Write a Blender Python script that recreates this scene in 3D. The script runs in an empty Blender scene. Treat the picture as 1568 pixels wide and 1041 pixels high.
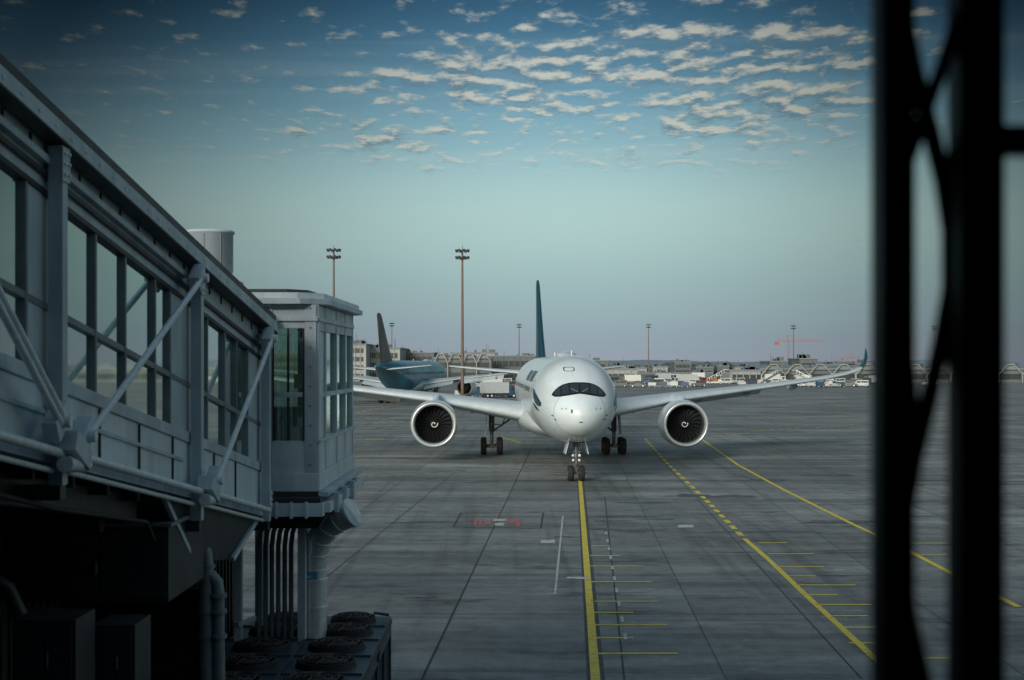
import bpy, math, random
import numpy as np
from mathutils import Vector, Matrix
random.seed(7)
F=2178.0; HC=7.8
def lin(c):
    c=c/255.0
    return c/12.92 if c<=0.04045 else ((c+0.055)/1.055)**2.4
def RGB(r,g,b,k=1.0): return (lin(r)*k,lin(g)*k,lin(b)*k,1.0)
# survey of the apron: bearing/depression readings turned into ground coordinates
def gp(u,v):
    D=HC*F/(v-557.0); return ((u-784.0)/F*D, D)
def at(u,D): return (u-784.0)/F*D
def zt(v,D): return HC-(v-557.0)/F*D

# ---------------------------------------------------------------- materials
def mat(name,col,rough=0.5,metal=0.0,noise=0.0,nscale=3.0,coat=0.0,spec=0.5,bump=0.0,stretch=None,dark=None):
    m=bpy.data.materials.new(name); m.use_nodes=True
    nt=m.node_tree; b=nt.nodes['Principled BSDF']
    b.inputs['Roughness'].default_value=rough; b.inputs['Metallic'].default_value=metal
    b.inputs['Specular IOR Level'].default_value=spec
    if coat: b.inputs['Coat Weight'].default_value=coat; b.inputs['Coat Roughness'].default_value=0.15
    b.inputs['Base Color'].default_value=col
    if noise>0 or bump>0:
        tc=nt.nodes.new('ShaderNodeTexCoord'); mp=nt.nodes.new('ShaderNodeMapping')
        nt.links.new(tc.outputs['Object'],mp.inputs['Vector'])
        if stretch: mp.inputs['Scale'].default_value=stretch
        n=nt.nodes.new('ShaderNodeTexNoise'); n.inputs['Scale'].default_value=nscale; n.inputs['Detail'].default_value=5; n.inputs['Roughness'].default_value=0.65
        nt.links.new(mp.outputs['Vector'],n.inputs['Vector'])
        if noise>0:
            r=nt.nodes.new('ShaderNodeValToRGB'); r.color_ramp.elements[0].position=0.3; r.color_ramp.elements[1].position=0.65
            k=1-noise
            r.color_ramp.elements[0].color=dark if dark else (col[0]*k,col[1]*k,col[2]*k,1)
            r.color_ramp.elements[1].color=col
            nt.links.new(n.outputs['Fac'],r.inputs['Fac']); nt.links.new(r.outputs['Color'],b.inputs['Base Color'])
            mr=nt.nodes.new('ShaderNodeMapRange'); mr.inputs['To Min'].default_value=min(1,rough+0.15); mr.inputs['To Max'].default_value=max(0.05,rough-0.08)
            nt.links.new(n.outputs['Fac'],mr.inputs['Value']); nt.links.new(mr.outputs['Result'],b.inputs['Roughness'])
        if bump>0:
            bp=nt.nodes.new('ShaderNodeBump'); bp.inputs['Strength'].default_value=bump; bp.inputs['Distance'].default_value=0.02
            nt.links.new(n.outputs['Fac'],bp.inputs['Height']); nt.links.new(bp.outputs['Normal'],b.inputs['Normal'])
    return m
def glassmat(name,tint,gl=0.25):
    m=bpy.data.materials.new(name); m.use_nodes=True; nt=m.node_tree; nt.nodes.clear()
    o=nt.nodes.new('ShaderNodeOutputMaterial'); mx=nt.nodes.new('ShaderNodeMixShader')
    t=nt.nodes.new('ShaderNodeBsdfTransparent'); t.inputs['Color'].default_value=tint
    g=nt.nodes.new('ShaderNodeBsdfGlossy'); g.inputs['Roughness'].default_value=0.04; g.inputs['Color'].default_value=(0.85,0.97,0.92,1)
    f=nt.nodes.new('ShaderNodeFresnel'); f.inputs['IOR'].default_value=1.5
    a=nt.nodes.new('ShaderNodeMath'); a.operation='ADD'; a.inputs[1].default_value=gl; a.use_clamp=True
    nt.links.new(f.outputs[0],a.inputs[0]); nt.links.new(a.outputs[0],mx.inputs[0])
    nt.links.new(t.outputs[0],mx.inputs[1]); nt.links.new(g.outputs[0],mx.inputs[2]); nt.links.new(mx.outputs[0],o.inputs[0])
    return m

M_white=mat('aircraft_white_paint',(0.70,0.79,0.83,1),0.28,noise=0.14,nscale=0.9,coat=0.6,stretch=(1,0.25,1))
M_wing=mat('wing_grey_paint',(0.50,0.57,0.61,1),0.35,noise=0.16,nscale=0.8)
M_teal=mat('teal_paint',(0.006,0.055,0.080,1),0.35,coat=0.3,noise=0.15)
M_teal2=mat('turquoise_paint',(0.03,0.22,0.32,1),0.35,coat=0.3,noise=0.65,nscale=0.12,dark=(0.008,0.07,0.12,1))
M_gold=mat('bronze_tail_paint',(0.15,0.12,0.095,1),0.4,noise=0.5,nscale=0.3,dark=(0.02,0.06,0.09,1))
M_black=mat('black_mask',(0.008,0.009,0.01,1),0.35)
M_ckglass=mat('cockpit_glass',(0.02,0.03,0.035,1),0.05,spec=1.0)
M_rubber=mat('tyre_rubber',(0.018,0.018,0.02,1),0.8,noise=0.3,nscale=8)
M_gear=mat('gear_metal',(0.17,0.19,0.205,1),0.4,metal=0.4,noise=0.5,nscale=6)
M_dark=mat('dark_cavity',(0.008,0.009,0.010,1),0.7)
M_fan=mat('fan_blade_titanium',(0.028,0.031,0.036,1),0.4,metal=0.5)
M_lip=mat('intake_lip_alloy',(0.62,0.66,0.68,1),0.25,metal=0.5,noise=0.1)
M_line=mat('panel_line',(0.25,0.28,0.29,1),0.5)
M_lamp=mat('lamp_glass',(0.8,0.8,0.75,1),0.1)
M_br=mat('bridge_grey_paint',(0.56,0.66,0.715,1),0.40,noise=0.36,nscale=2.2,stretch=(1,1,0.35),bump=0.05)
M_brl=mat('bridge_white_panel',(0.70,0.80,0.85,1),0.36,noise=0.32,nscale=1.7,stretch=(1,1,0.4))
M_brd=mat('bridge_dark_trim',(0.035,0.042,0.048,1),0.45,noise=0.3)
M_galv=mat('galvanised_tube',(0.80,0.87,0.90,1),0.35,metal=0.1,noise=0.25,nscale=9)
M_alu=mat('duct_aluminium',(0.90,0.93,0.92,1),0.20,metal=0.4,noise=0.2,nscale=7,bump=0.35)
M_glass=glassmat('bridge_glass',(0.80,0.90,0.84,1),0.17)
M_floor=mat('bridge_floor',(0.05,0.055,0.06,1),0.7,noise=0.3)
M_clad=mat('shade_dark_cladding',(0.014,0.017,0.020,1),0.6,noise=0.4,nscale=1.2)  # near-black so the shade below the bridge sits in the base colour
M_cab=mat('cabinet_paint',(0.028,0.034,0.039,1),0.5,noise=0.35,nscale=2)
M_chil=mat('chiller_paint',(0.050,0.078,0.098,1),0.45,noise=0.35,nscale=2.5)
M_rust=mat('fan_guard_brown',(0.085,0.06,0.048,1),0.5,noise=0.4,nscale=5)
M_blue=mat('blue_label',(0.10,0.38,0.62,1),0.4)
M_lab=mat('white_label',(0.7,0.7,0.7,1),0.4)
M_mull=mat('window_frame_paint',(0.018,0.034,0.040,1),0.4,noise=0.3)
M_conc=mat('terminal_concrete',(0.06,0.065,0.07,1),0.8,noise=0.3,nscale=0.8)
M_pole=mat('mast_brown_steel',(0.16,0.115,0.10,1),0.6,noise=0.3,nscale=0.5)
M_flood=mat('floodlight_housing',(0.05,0.055,0.06,1),0.5)
M_bldW=mat('pale_cladding',(0.32,0.35,0.36,1),0.6,noise=0.35,nscale=0.1)
M_bldG=mat('grey_cladding',(0.12,0.145,0.165,1),0.6,noise=0.3,nscale=0.1)
M_bldD=mat('facade_glass',(0.035,0.05,0.06,1),0.2,noise=0.3,nscale=0.2)
M_roof=mat('roof_membrane',(0.18,0.215,0.24,1),0.7,noise=0.2,nscale=0.1)
M_tree=mat('haze_tinted_foliage',(0.065,0.09,0.10,1),0.9,noise=0.5,nscale=0.15)  # blue-grey shift paints distance haze into the foliage colour
M_hill=mat('haze_tinted_hill',(0.17,0.24,0.29,1),1.0,noise=0.15,nscale=0.004)  # haze is in this bluish base colour, no volume used
M_crane=mat('crane_red',(0.28,0.12,0.11,1),0.6)
M_vW=mat('vehicle_white',(0.50,0.54,0.56,1),0.35,noise=0.2)
M_vY=mat('vehicle_orange',(0.50,0.22,0.03,1),0.4,noise=0.2)
M_vB=mat('vehicle_blue',(0.03,0.08,0.15,1),0.35,noise=0.1)
M_vG=mat('vehicle_grey',(0.10,0.115,0.125,1),0.35,noise=0.1)
M_vR=mat('vehicle_red',(0.24,0.035,0.025,1),0.4,noise=0.1)

def paintmat(name,col,wear=0.5):
    m=bpy.data.materials.new(name); m.use_nodes=True; nt=m.node_tree; b=nt.nodes['Principled BSDF']
    tc=nt.nodes.new('ShaderNodeTexCoord'); n=nt.nodes.new('ShaderNodeTexNoise'); n.inputs['Scale'].default_value=3.5; n.inputs['Detail'].default_value=8; n.inputs['Roughness'].default_value=0.75
    r=nt.nodes.new('ShaderNodeValToRGB'); r.color_ramp.elements[0].position=wear-0.14; r.color_ramp.elements[1].position=wear+0.06
    r.color_ramp.elements[0].color=(0.15,0.15,0.13,1); r.color_ramp.elements[1].color=col
    nt.links.new(tc.outputs['Object'],n.inputs['Vector']); nt.links.new(n.outputs['Fac'],r.inputs['Fac']); nt.links.new(r.outputs['Color'],b.inputs['Base Color'])
    b.inputs['Roughness'].default_value=0.65
    return m
M_yel=paintmat('yellow_marking_paint',(0.66,0.54,0.06,1),0.44)
M_yel2=paintmat('worn_yellow_paint',(0.60,0.51,0.08,1),0.42)
M_wht=paintmat('white_marking_paint',(0.50,0.53,0.53,1),0.47)
M_red=paintmat('red_marking_paint',(0.45,0.11,0.10,1),0.46)
M_joint=mat('joint_sealant',(0.045,0.049,0.051,1),0.8,noise=0.4,nscale=1)
M_edge=mat('line_border_paint',(0.075,0.078,0.078,1),0.75,noise=0.5,nscale=3)

# ---------------------------------------------------------------- mesh builder
class MB:
    def __init__(s): s.v=[];s.f=[];s.m=[];s.s=[]
    def add(s,vs,fs,m=0,sm=False):
        o=len(s.v); s.v+= [tuple(p) for p in vs]
        for f in fs: s.f.append([i+o for i in f]); s.m.append(m); s.s.append(sm)
    def box(s,x0,x1,y0,y1,z0,z1,m=0):
        s.add([(x0,y0,z0),(x1,y0,z0),(x1,y1,z0),(x0,y1,z0),(x0,y0,z1),(x1,y0,z1),(x1,y1,z1),(x0,y1,z1)],
              [(0,3,2,1),(4,5,6,7),(0,1,5,4),(1,2,6,5),(2,3,7,6),(3,0,4,7)],m)
    def hexa(s,p,m=0):
        s.add(p,[(0,3,2,1),(4,5,6,7),(0,1,5,4),(1,2,6,5),(2,3,7,6),(3,0,4,7)],m)
    def beam(s,p0,p1,w,h,m=0,up=(0,0,1)):
        p0=Vector(p0);p1=Vector(p1);d=(p1-p0).normalized();u=Vector(up)
        if abs(d.dot(u))>0.98: u=Vector((0,1,0))
        a=d.cross(u).normalized()*w/2; b=a.cross(d).normalized()*h/2
        s.hexa([p0-a-b,p0+a-b,p1+a-b,p1-a-b,p0-a+b,p0+a+b,p1+a+b,p1-a+b],m)
    def tube(s,pts,r,n=12,m=0,caps=True,sm=True):
        pts=[Vector(p) for p in pts]; k=len(pts); rs=r if isinstance(r,(list,tuple)) else [r]*k
        prev=None; vs=[]
        for i,p in enumerate(pts):
            t=(pts[min(i+1,k-1)]-pts[max(i-1,0)]).normalized()
            if prev is None:
                ref=Vector((0,0,1)) if abs(t.z)<0.9 else Vector((1,0,0)); a=t.cross(ref).normalized()
            else: a=(prev-t*prev.dot(t)).normalized()
            prev=a; b=t.cross(a)
            for j in range(n):
                an=2*math.pi*j/n; vs.append(p+(a*math.cos(an)+b*math.sin(an))*rs[i])
        fs=[]
        for i in range(k-1):
            for j in range(n): fs.append((i*n+j,i*n+(j+1)%n,(i+1)*n+(j+1)%n,(i+1)*n+j))
        s.add(vs,fs,m,sm)
        if caps: s.add(vs[:n],[tuple(range(n))[::-1]],m); s.add(vs[-n:],[tuple(range(n))],m)
    def rev(s,prof,o,n=48,m=0,axis='y',sm=True):
        vs=[];k=len(prof)
        for a,r in prof:
            for j in range(n):
                an=2*math.pi*j/n; c,q=math.cos(an)*r,math.sin(an)*r
                if axis=='y': vs.append((o[0]+c,o[1]+a,o[2]+q))
                elif axis=='z': vs.append((o[0]+c,o[1]+q,o[2]+a))
                else: vs.append((o[0]+a,o[1]+c,o[2]+q))
        fs=[]
        for i in range(k-1):
            for j in range(n): fs.append((i*n+j,(i+1)*n+j,(i+1)*n+(j+1)%n,i*n+(j+1)%n))
        s.add(vs,fs,m,sm)
    def loft(s,secs,m=0,closed=True,caps=True,sm=True):
        n=len(secs[0]);vs=[p for q in secs for p in q];fs=[]
        for i in range(len(secs)-1):
            for j in range(n if closed else n-1): fs.append((i*n+j,i*n+(j+1)%n,(i+1)*n+(j+1)%n,(i+1)*n+j))
        s.add(vs,fs,m,sm)
        if caps: s.add(secs[0],[tuple(range(n))[::-1]],m); s.add(secs[-1],[tuple(range(n))],m)
    def extr(s,prof,y0,y1,m=0):
        n=len(prof); s.add([(x,y0,z) for x,z in prof]+[(x,y1,z) for x,z in prof],
            [tuple(range(n)),tuple(range(n,2*n))[::-1]]+[(j,(j+1)%n+0,(j+1)%n+n,j+n) for j in range(n)],m)
    def obj(s,name,mats,parent=None,bevel=0.0,loc=None,fix=True):
        me=bpy.data.meshes.new(name); me.from_pydata(s.v,[],s.f); 
        for x in mats: me.materials.append(x)
        me.polygons.foreach_set('material_index',s.m); me.polygons.foreach_set('use_smooth',s.s)
        me.update()
        if fix:
            import bmesh
            bm=bmesh.new(); bm.from_mesh(me); bmesh.ops.recalc_face_normals(bm,faces=bm.faces); bm.to_mesh(me); bm.free()
        ob=bpy.data.objects.new(name,me); bpy.context.scene.collection.objects.link(ob)
        if parent: ob.parent=parent
        if loc: ob.location=loc
        if bevel>0:
            bv=ob.modifiers.new('bevel','BEVEL'); bv.width=bevel; bv.segments=2; bv.limit_method='ANGLE'; bv.angle_limit=math.radians(40)
        return ob
def empty(name,loc=(0,0,0),rz=0):
    e=bpy.data.objects.new(name,None); e.location=loc; e.rotation_euler=(0,0,rz); e.empty_display_size=0.5
    bpy.context.scene.collection.objects.link(e); return e

# ---------------------------------------------------------------- camera
cam=bpy.data.cameras.new('camera'); co=bpy.data.objects.new('camera',cam); bpy.context.scene.collection.objects.link(co)
co.location=(0,0,HC); co.rotation_euler=(math.radians(90),0,0)
cam.sensor_width=36; cam.lens=50; cam.shift_y=36.5/1568; cam.clip_start=0.05; cam.clip_end=30000
cam.dof.use_dof=True; cam.dof.focus_distance=95; cam.dof.aperture_fstop=2.9
sc=bpy.context.scene; sc.camera=co
sc.view_settings.view_transform='Standard'; sc.view_settings.look='None'; sc.view_settings.exposure=0

# ---------------------------------------------------------------- world
SUN_EL=20.0; SUN_AZ=26.0
w=bpy.data.worlds.new('World'); sc.world=w; w.use_nodes=True; nt=w.node_tree; nt.nodes.clear()
N=nt.nodes; L=nt.links
def setin(sock,v):
    if hasattr(v,'is_linked'): L.new(v,sock)
    else: sock.default_value=v
def m_(op,a,b=None,c=None,clamp=False):
    n=N.new('ShaderNodeMath'); n.operation=op; n.use_clamp=clamp
    setin(n.inputs[0],a)
    if b is not None: setin(n.inputs[1],b)
    if c is not None: setin(n.inputs[2],c)
    return n.outputs[0]
def sstep(x,a,b,t0=0.0,t1=1.0):
    n=N.new('ShaderNodeMapRange'); n.interpolation_type='SMOOTHSTEP'
    setin(n.inputs['Value'],x); n.inputs['From Min'].default_value=a; n.inputs['From Max'].default_value=b
    n.inputs['To Min'].default_value=t0; n.inputs['To Max'].default_value=t1
    return n.outputs['Result']
def mixc(f,a,b,mode='MIX'):
    n=N.new('ShaderNodeMix'); n.data_type='RGBA'; n.blend_type=mode
    setin(n.inputs[0],f); setin(n.inputs[6],a); setin(n.inputs[7],b); return n.outputs[2]
tc=N.new('ShaderNodeTexCoord'); sp=N.new('ShaderNodeSeparateXYZ'); L.new(tc.outputs['Generated'],sp.inputs[0])
X,Y,Z=sp.outputs
el=m_('ARCSINE',Z); az=m_('ARCTAN2',X,Y)
ramp=N.new('ShaderNodeValToRGB'); L.new(m_('DIVIDE',el,0.5,clamp=True),ramp.inputs[0])
cr=ramp.color_ramp; cr.interpolation='B_SPLINE'
stops=[(0,RGB(150,160,172)),(0.012,RGB(148,162,173)),(0.03,RGB(148,170,177)),(0.07,RGB(164,194,193)),(0.11,RGB(180,211,207)),(0.15,RGB(146,188,198)),(0.2,RGB(90,140,168)),(0.256,RGB(38,78,108)),(0.32,RGB(28,60,84)),(0.5,RGB(30,62,86))]
cr.elements[0].position=0; cr.elements[0].color=stops[0][1]; cr.elements[1].position=1; cr.elements[1].color=stops[-1][1]
for p,c in stops[1:-1]:
    e=cr.elements.new(p/0.5); e.color=c
# vignette-like darkening to both sides, put into the sky, tighter with height
wd=m_('SUBTRACT',0.36,m_('MULTIPLY',el,0.55))
dz=m_('DIVIDE',m_('SUBTRACT',az,0.035),wd); fall=m_('MAXIMUM',m_('EXPONENT',m_('MULTIPLY',m_('MULTIPLY',dz,dz),-1.0)),0.12)
zz=m_('ADD',m_('MAXIMUM',Z,0.0),0.02)
def cvec(ox,oy,sx,sy):
    c=N.new('ShaderNodeCombineXYZ'); L.new(m_('MULTIPLY',m_('ADD',m_('DIVIDE',X,zz),ox),sx),c.inputs[0]); L.new(m_('MULTIPLY',m_('ADD',m_('DIVIDE',Y,zz),oy),sy),c.inputs[1]); return c.outputs[0]
def noise(v,s,d=4,r=0.55,dist=0.0):
    n=N.new('ShaderNodeTexNoise'); L.new(v,n.inputs['Vector']); n.inputs['Scale'].default_value=s; n.inputs['Detail'].default_value=d; n.inputs['Roughness'].default_value=r; n.inputs['Distortion'].default_value=dist; return n.outputs['Fac']
n1=noise(cvec(3.1,1.7,1.0,0.60),9.0,4,0.58); n1u=noise(cvec(3.1,1.60,1.0,0.60),9.0,4,0.58)
cov=noise(cvec(11.3,2.1,0.8,0.6),1.2,2)
covm=sstep(cov,0.32,0.58,0.25,1.0)
elm=m_('MULTIPLY',sstep(el,0.115,0.16),sstep(el,0.30,0.40,1,0))
azm=m_('MULTIPLY',sstep(az,-0.19,-0.05),sstep(az,0.18,0.34,1,0))
topfade=sstep(el,0.20,0.25,1.0,0.35)
amt=m_('MULTIPLY',m_('MULTIPLY',covm,elm),m_('MULTIPLY',topfade,m_('MULTIPLY_ADD',azm,0.19,0.035)))
thr=m_('SUBTRACT',n1,m_('SUBTRACT',0.61,amt))
cm=m_('MULTIPLY',sstep(thr,-0.04,0.18),elm)
lit=m_('MULTIPLY_ADD',m_('SUBTRACT',n1,n1u),5.5,0.34,clamp=True)
ccol=mixc(lit,RGB(98,128,143),RGB(208,207,192))
base=ramp.outputs[0]
cir=noise(cvec(0,5,0.25,1.6),1.4,3,0.55); cirm=m_('MULTIPLY',sstep(cir,0.48,0.75),m_('MULTIPLY',sstep(el,0.06,0.09),0.16))
base=mixc(cirm,base,RGB(190,206,200))
sky2=mixc(m_('MULTIPLY',cm,0.76),base,ccol)
skyf=mixc(1.0,sky2,fall,'MULTIPLY')
ns=N.new('ShaderNodeTexSky'); ns.sky_type='NISHITA'; ns.sun_disc=False; ns.sun_elevation=math.radians(SUN_EL); ns.sun_rotation=math.radians(180+SUN_AZ); ns.air_density=1.2; ns.dust_density=1.5
nsc=mixc(1.0,ns.outputs[0],(0.140,0.140,0.120,1),'MULTIPLY')
mm=m_('MAXIMUM',sstep(el,0.30,0.75),sstep(m_('ABSOLUTE',az),0.6,1.3))
fin=mixc(mm,skyf,nsc)
bg=N.new('ShaderNodeBackground'); L.new(fin,bg.inputs[0]); bg.inputs[1].default_value=1.0
wo=N.new('ShaderNodeOutputWorld'); L.new(bg.outputs[0],wo.inputs[0])
sl=bpy.data.lights.new('sun','SUN'); sl.energy=2.1; sl.angle=math.radians(14); sl.color=(1.0,0.985,0.95)
so=bpy.data.objects.new('sun',sl); sc.collection.objects.link(so)
a=math.radians(SUN_AZ); e=math.radians(SUN_EL)
so.rotation_euler=Vector((math.sin(a)*math.cos(e),math.cos(a)*math.cos(e),-math.sin(e))).to_track_quat('-Z','Y').to_euler(); so.location=(-20,-40,60)

# ---------------------------------------------------------------- ground
gm=bpy.data.materials.new('apron_concrete'); gm.use_nodes=True; nt=gm.node_tree; N=nt.nodes; L=nt.links; b=N['Principled BSDF']
tc=N.new('ShaderNodeTexCoord'); mp=N.new('ShaderNodeMapping'); L.new(tc.outputs['Object'],mp.inputs[0]); mp.inputs['Rotation'].default_value=(0,0,math.radians(2.35)); mp.inputs['Location'].default_value=(3.65,1.5,0)
br=N.new('ShaderNodeTexBrick'); L.new(mp.outputs[0],br.inputs['Vector']); br.offset=0; br.squash=1
br.inputs['Scale'].default_value=1; br.inputs['Brick Width'].default_value=7.5; br.inputs['Row Height'].default_value=7.5; br.inputs['Mortar Size'].default_value=0.03; br.inputs['Mortar Smooth'].default_value=0.2; br.inputs['Bias'].default_value=0
br.inputs['Color1'].default_value=(0.155,0.168,0.166,1); br.inputs['Color2'].default_value=(0.225,0.240,0.235,1); br.inputs['Mortar'].default_value=(0.075,0.08,0.08,1)
def gn(s,d,r,st=(1,1,1)):
    q=N.new('ShaderNodeMapping'); q.inputs['Scale'].default_value=st; L.new(tc.outputs['Object'],q.inputs[0])
    n=N.new('ShaderNodeTexNoise'); L.new(q.outputs[0],n.inputs['Vector']); n.inputs['Scale'].default_value=s; n.inputs['Detail'].default_value=d; n.inputs['Roughness'].default_value=r; return n.outputs['Fac']
c=br.outputs['Color']
c=mixc(1.0,c,sstep(gn(0.06,5,0.6),0.3,0.7,0.74,1.18),'MULTIPLY')
c=mixc(1.0,c,sstep(gn(0.16,6,0.7,(0.14,1.8,1)),0.32,0.68,0.62,1.26),'MULTIPLY')
c=mixc(1.0,c,sstep(gn(0.5,4,0.6,(2.2,0.05,1)),0.50,0.72,1.0,0.66),'MULTIPLY')
c=mixc(1.0,c,sstep(gn(1.3,7,0.75),0.3,0.62,0.72,1.12),'MULTIPLY')
c=mixc(1.0,c,sstep(gn(0.45,6,0.66,(0.35,1,1)),0.55,0.66,1.0,0.45),'MULTIPLY')
c=mixc(1.0,c,sstep(gn(0.9,6,0.7,(0.6,1,1)),0.60,0.70,1.0,1.6),'MULTIPLY')
c=mixc(1.0,c,sstep(gn(14,3,0.7),0.3,0.7,0.86,1.12),'MULTIPLY')
L.new(c,b.inputs['Base Color'])
L.new(sstep(gn(0.35,5,0.65,(0.3,1.2,1)),0.35,0.7,0.8,0.46),b.inputs['Roughness'])
bp=N.new('ShaderNodeBump'); bp.inputs['Strength'].default_value=0.25; bp.inputs['Distance'].default_value=0.01; L.new(gn(9,4,0.7),bp.inputs['Height']); L.new(bp.outputs[0],b.inputs['Normal'])
g=MB(); g.add([(-9000,-300,0),(9000,-300,0),(9000,14000,0),(-9000,14000,0)],[(0,1,2,3)]); g.obj('ground',[gm],fix=False)

mk=MB()
def strip(pts,wd,m,z=0.004):
    pts=[Vector((p[0],p[1],0)) for p in pts]
    vs=[]
    for i,p in enumerate(pts):
        t=(pts[min(i+1,len(pts)-1)]-pts[max(i-1,0)]).normalized(); n=Vector((-t.y,t.x,0))*wd/2
        vs+=[(p.x-n.x,p.y-n.y,z),(p.x+n.x,p.y+n.y,z)]
    mk.add(vs,[(2*i,2*i+2,2*i+3,2*i+1) for i in range(len(pts)-1)],m)
def sub(p,q,n=12): return [(p[0]+(q[0]-p[0])*i/n,p[1]+(q[1]-p[1])*i/n) for i in range(n+1)]
def lerp(p,q,t): return (p[0]+(q[0]-p[0])*t,p[1]+(q[1]-p[1])*t)
p0=gp(887,720); p1=gp(912,1041); ex=lerp(p0,p1,1.45)
strip(sub(p0,ex),0.24,0,0.016)
strip(sub(gp(889,735),ex),0.44,5,0.008)
A=[gp(988,672),gp(1020,708),gp(1075,760),gp(1140,825)]
for i in range(3):
    n=[9,8,8][i]
    for j in range(n): strip([lerp(A[i],A[i+1],j/n),lerp(A[i],A[i+1],(j+0.6)/n)],0.27,0,0.016)
strip([gp(1140,825),gp(1180,860),gp(1230,908),gp(1330,1000),gp(1420,1085)],0.22,0,0.016)
strip([gp(1060,663),gp(1085,680),gp(1130,712),gp(1200,750),gp(1300,800),gp(1380,838),gp(1445,872),gp(1560,930)],0.24,0,0.016)
for (x0,x1,v) in [(905,935,836),(903,950,851),(903,985,867),(905,998,891),(910,1007,921),(905,970,938),(908,1022,957),(912,970,977),(915,1038,1001),(918,1050,1046)]:
    strip([gp(x0,v),gp(x1,v)],0.19,1,0.012)
for (x0,x1,v) in [(1160,1205,831),(1175,1245,848),(1190,1262,868),(1200,1250,882),(1215,1310,896),(1240,1283,911),(1250,1335,926),(1275,1330,943),(1290,1345,961),(1400,1450,850),(1395,1450,832),(1400,1470,1008),(1300,1350,985)]:
    strip([gp(x0,v),gp(x1,v)],0.19,1,0.012)
for j in range(10):
    q0,q1=gp(928,815),gp(962,1000); strip([lerp(q0,q1,j/10),lerp(q0,q1,(j+0.35)/10)],0.1,2,0.020)
strip([gp(862,790),gp(850,910)],0.08,2,0.012); strip([gp(868,885),gp(903,886)],0.5,2,0.020)
strip(sub(gp(500,699),gp(1600,704)),0.26,2,0.012)
strip(sub(gp(480,735),gp(1600,737)),0.28,3,0.004)
for j in range(16): 
    q0,q1=gp(540,731),gp(870,713); strip([lerp(q0,q1,j/16),lerp(q0,q1,(j+0.4)/16)],0.2,1,0.012)
for (u0,v0,u1,v1) in [(1090,668,1150,663),(1150,660,1230,655),(1075,627,1300,632),(560,640,640,648),(545,632,600,622),(778,672,800,672),(770,670,798,678),(1250,655,1310,650),(545,672,580,673)]:
    for j in range(6): strip([lerp(gp(u0,v0),gp(u1,v1),j/6),lerp(gp(u0,v0),gp(u1,v1),(j+0.6)/6)],0.4,1,0.012)
for k,pts in enumerate([[(812,690),(645,1041)],[(700,720),(480,900)],[(926,760),(956,1041)],[(1000,690),(1320,1040)],[(560,735),(420,800)]]):
    strip([gp(*p) for p in pts],0.05,3,0.006)
for v,a0,a1 in [(790,560,880),(880,480,1330),(845,560,1330),(768,560,1330),(940,600,1330)]:
    strip([gp(a0,v),gp(a1,v+1)],0.05,3,0.005)
q=[gp(706,785),gp(832,785),gp(828,809),gp(694,807)]
for i in range(4): strip([q[i],q[(i+1)%4]],0.08,3,0.0095+0.0005*i)
for (u0,u1,v0,v1,mm_) in [(726,731,797,805,4),(733,738,796,804,4),(741,752,799,803,4),(756,775,795,798,2),(758,772,801,805,2),(778,789,797,801,4),(790,796,795,806,4),(1038,1062,804,808,2),(828,850,827,832,2),(560,588,672,673,1)]:
    mk.add([(*gp(u0,v1),0.014),(*gp(u1,v1),0.014),(*gp(u1,v0),0.014),(*gp(u0,v0),0.014)],[(0,1,2,3)],mm_)
mk.obj('apron_markings',[M_yel,M_yel2,M_wht,M_joint,M_red,M_edge],fix=False)
M_damp=mat('damp_patch',(0.10,0.108,0.108,1),0.45,noise=0.7,nscale=2.2)
st=MB()
for (u,v,ru,rv) in [(1090,760,1.9,.8),(960,812,1.5,.4),(935,798,.7,.25),(1300,800,2,.4),(1190,814,1.7,.25),(650,915,.4,.15),(1270,728,2.2,.5),(990,770,1.0,.3),(1135,846,.5,.12),(865,822,.5,.15),(1010,795,.7,.2),(1180,735,1.2,.4)]:
    x,y=gp(u,v); n=48; ph=[random.uniform(0,6.28) for _ in range(7)]; vs=[(x,y,0.0075)]
    for i in range(n):
        t=6.283*i/n; r=1+0.32*math.sin(2*t+ph[0])+0.25*math.sin(3*t+ph[1])+0.18*math.sin(5*t+ph[2])+0.16*math.sin(9*t+ph[3])+.14*math.sin(14*t+ph[4])
        vs.append((x+math.cos(t)*ru*r,y+math.sin(t)*rv*r*1.6,0.0075))
    st.add(vs,[(0,i+1,(i+1)%n+1) for i in range(n)],0)
st.obj('damp_patches',[M_damp],fix=False)

# ---------------------------------------------------------------- airliner
ZC=5.4
TAB=[(0,-.90,-.90,0),(0.12,-.42,-1.33,.48),(0.4,-.02,-1.70,.93),(1.0,.52,-2.10,1.45),(2.0,1.25,-2.45,1.98),(3.0,1.86,-2.68,2.33),(4.0,2.32,-2.82,2.58),(5.2,2.68,-2.92,2.78),(7,2.94,-3.0,2.92),(9,3.03,-3.03,2.97),(12,3.05,-3.05,2.98),(42,3.05,-3.05,2.98),(48,3.05,-2.75,2.9),(54,2.98,-1.5,2.4),(59,2.8,0.1,1.65),(63,2.5,1.15,.95),(66,2.2,1.6,.4),(66.8,2.0,1.8,.12)]
Q=np.sqrt(np.array([t[0] for t in TAB]))
def herm(col):
    y=np.array([t[col] for t in TAB],float); d=np.diff(y)/np.diff(Q); tg=np.zeros(len(y)); tg[0]=d[0]; tg[-1]=d[-1]
    for i in range(1,len(y)-1):
        tg[i]=0 if d[i-1]*d[i]<=0 else 2*d[i-1]*d[i]/(d[i-1]+d[i])
    return y,tg
HT=[None]+[herm(c) for c in (1,2,3)]
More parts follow.
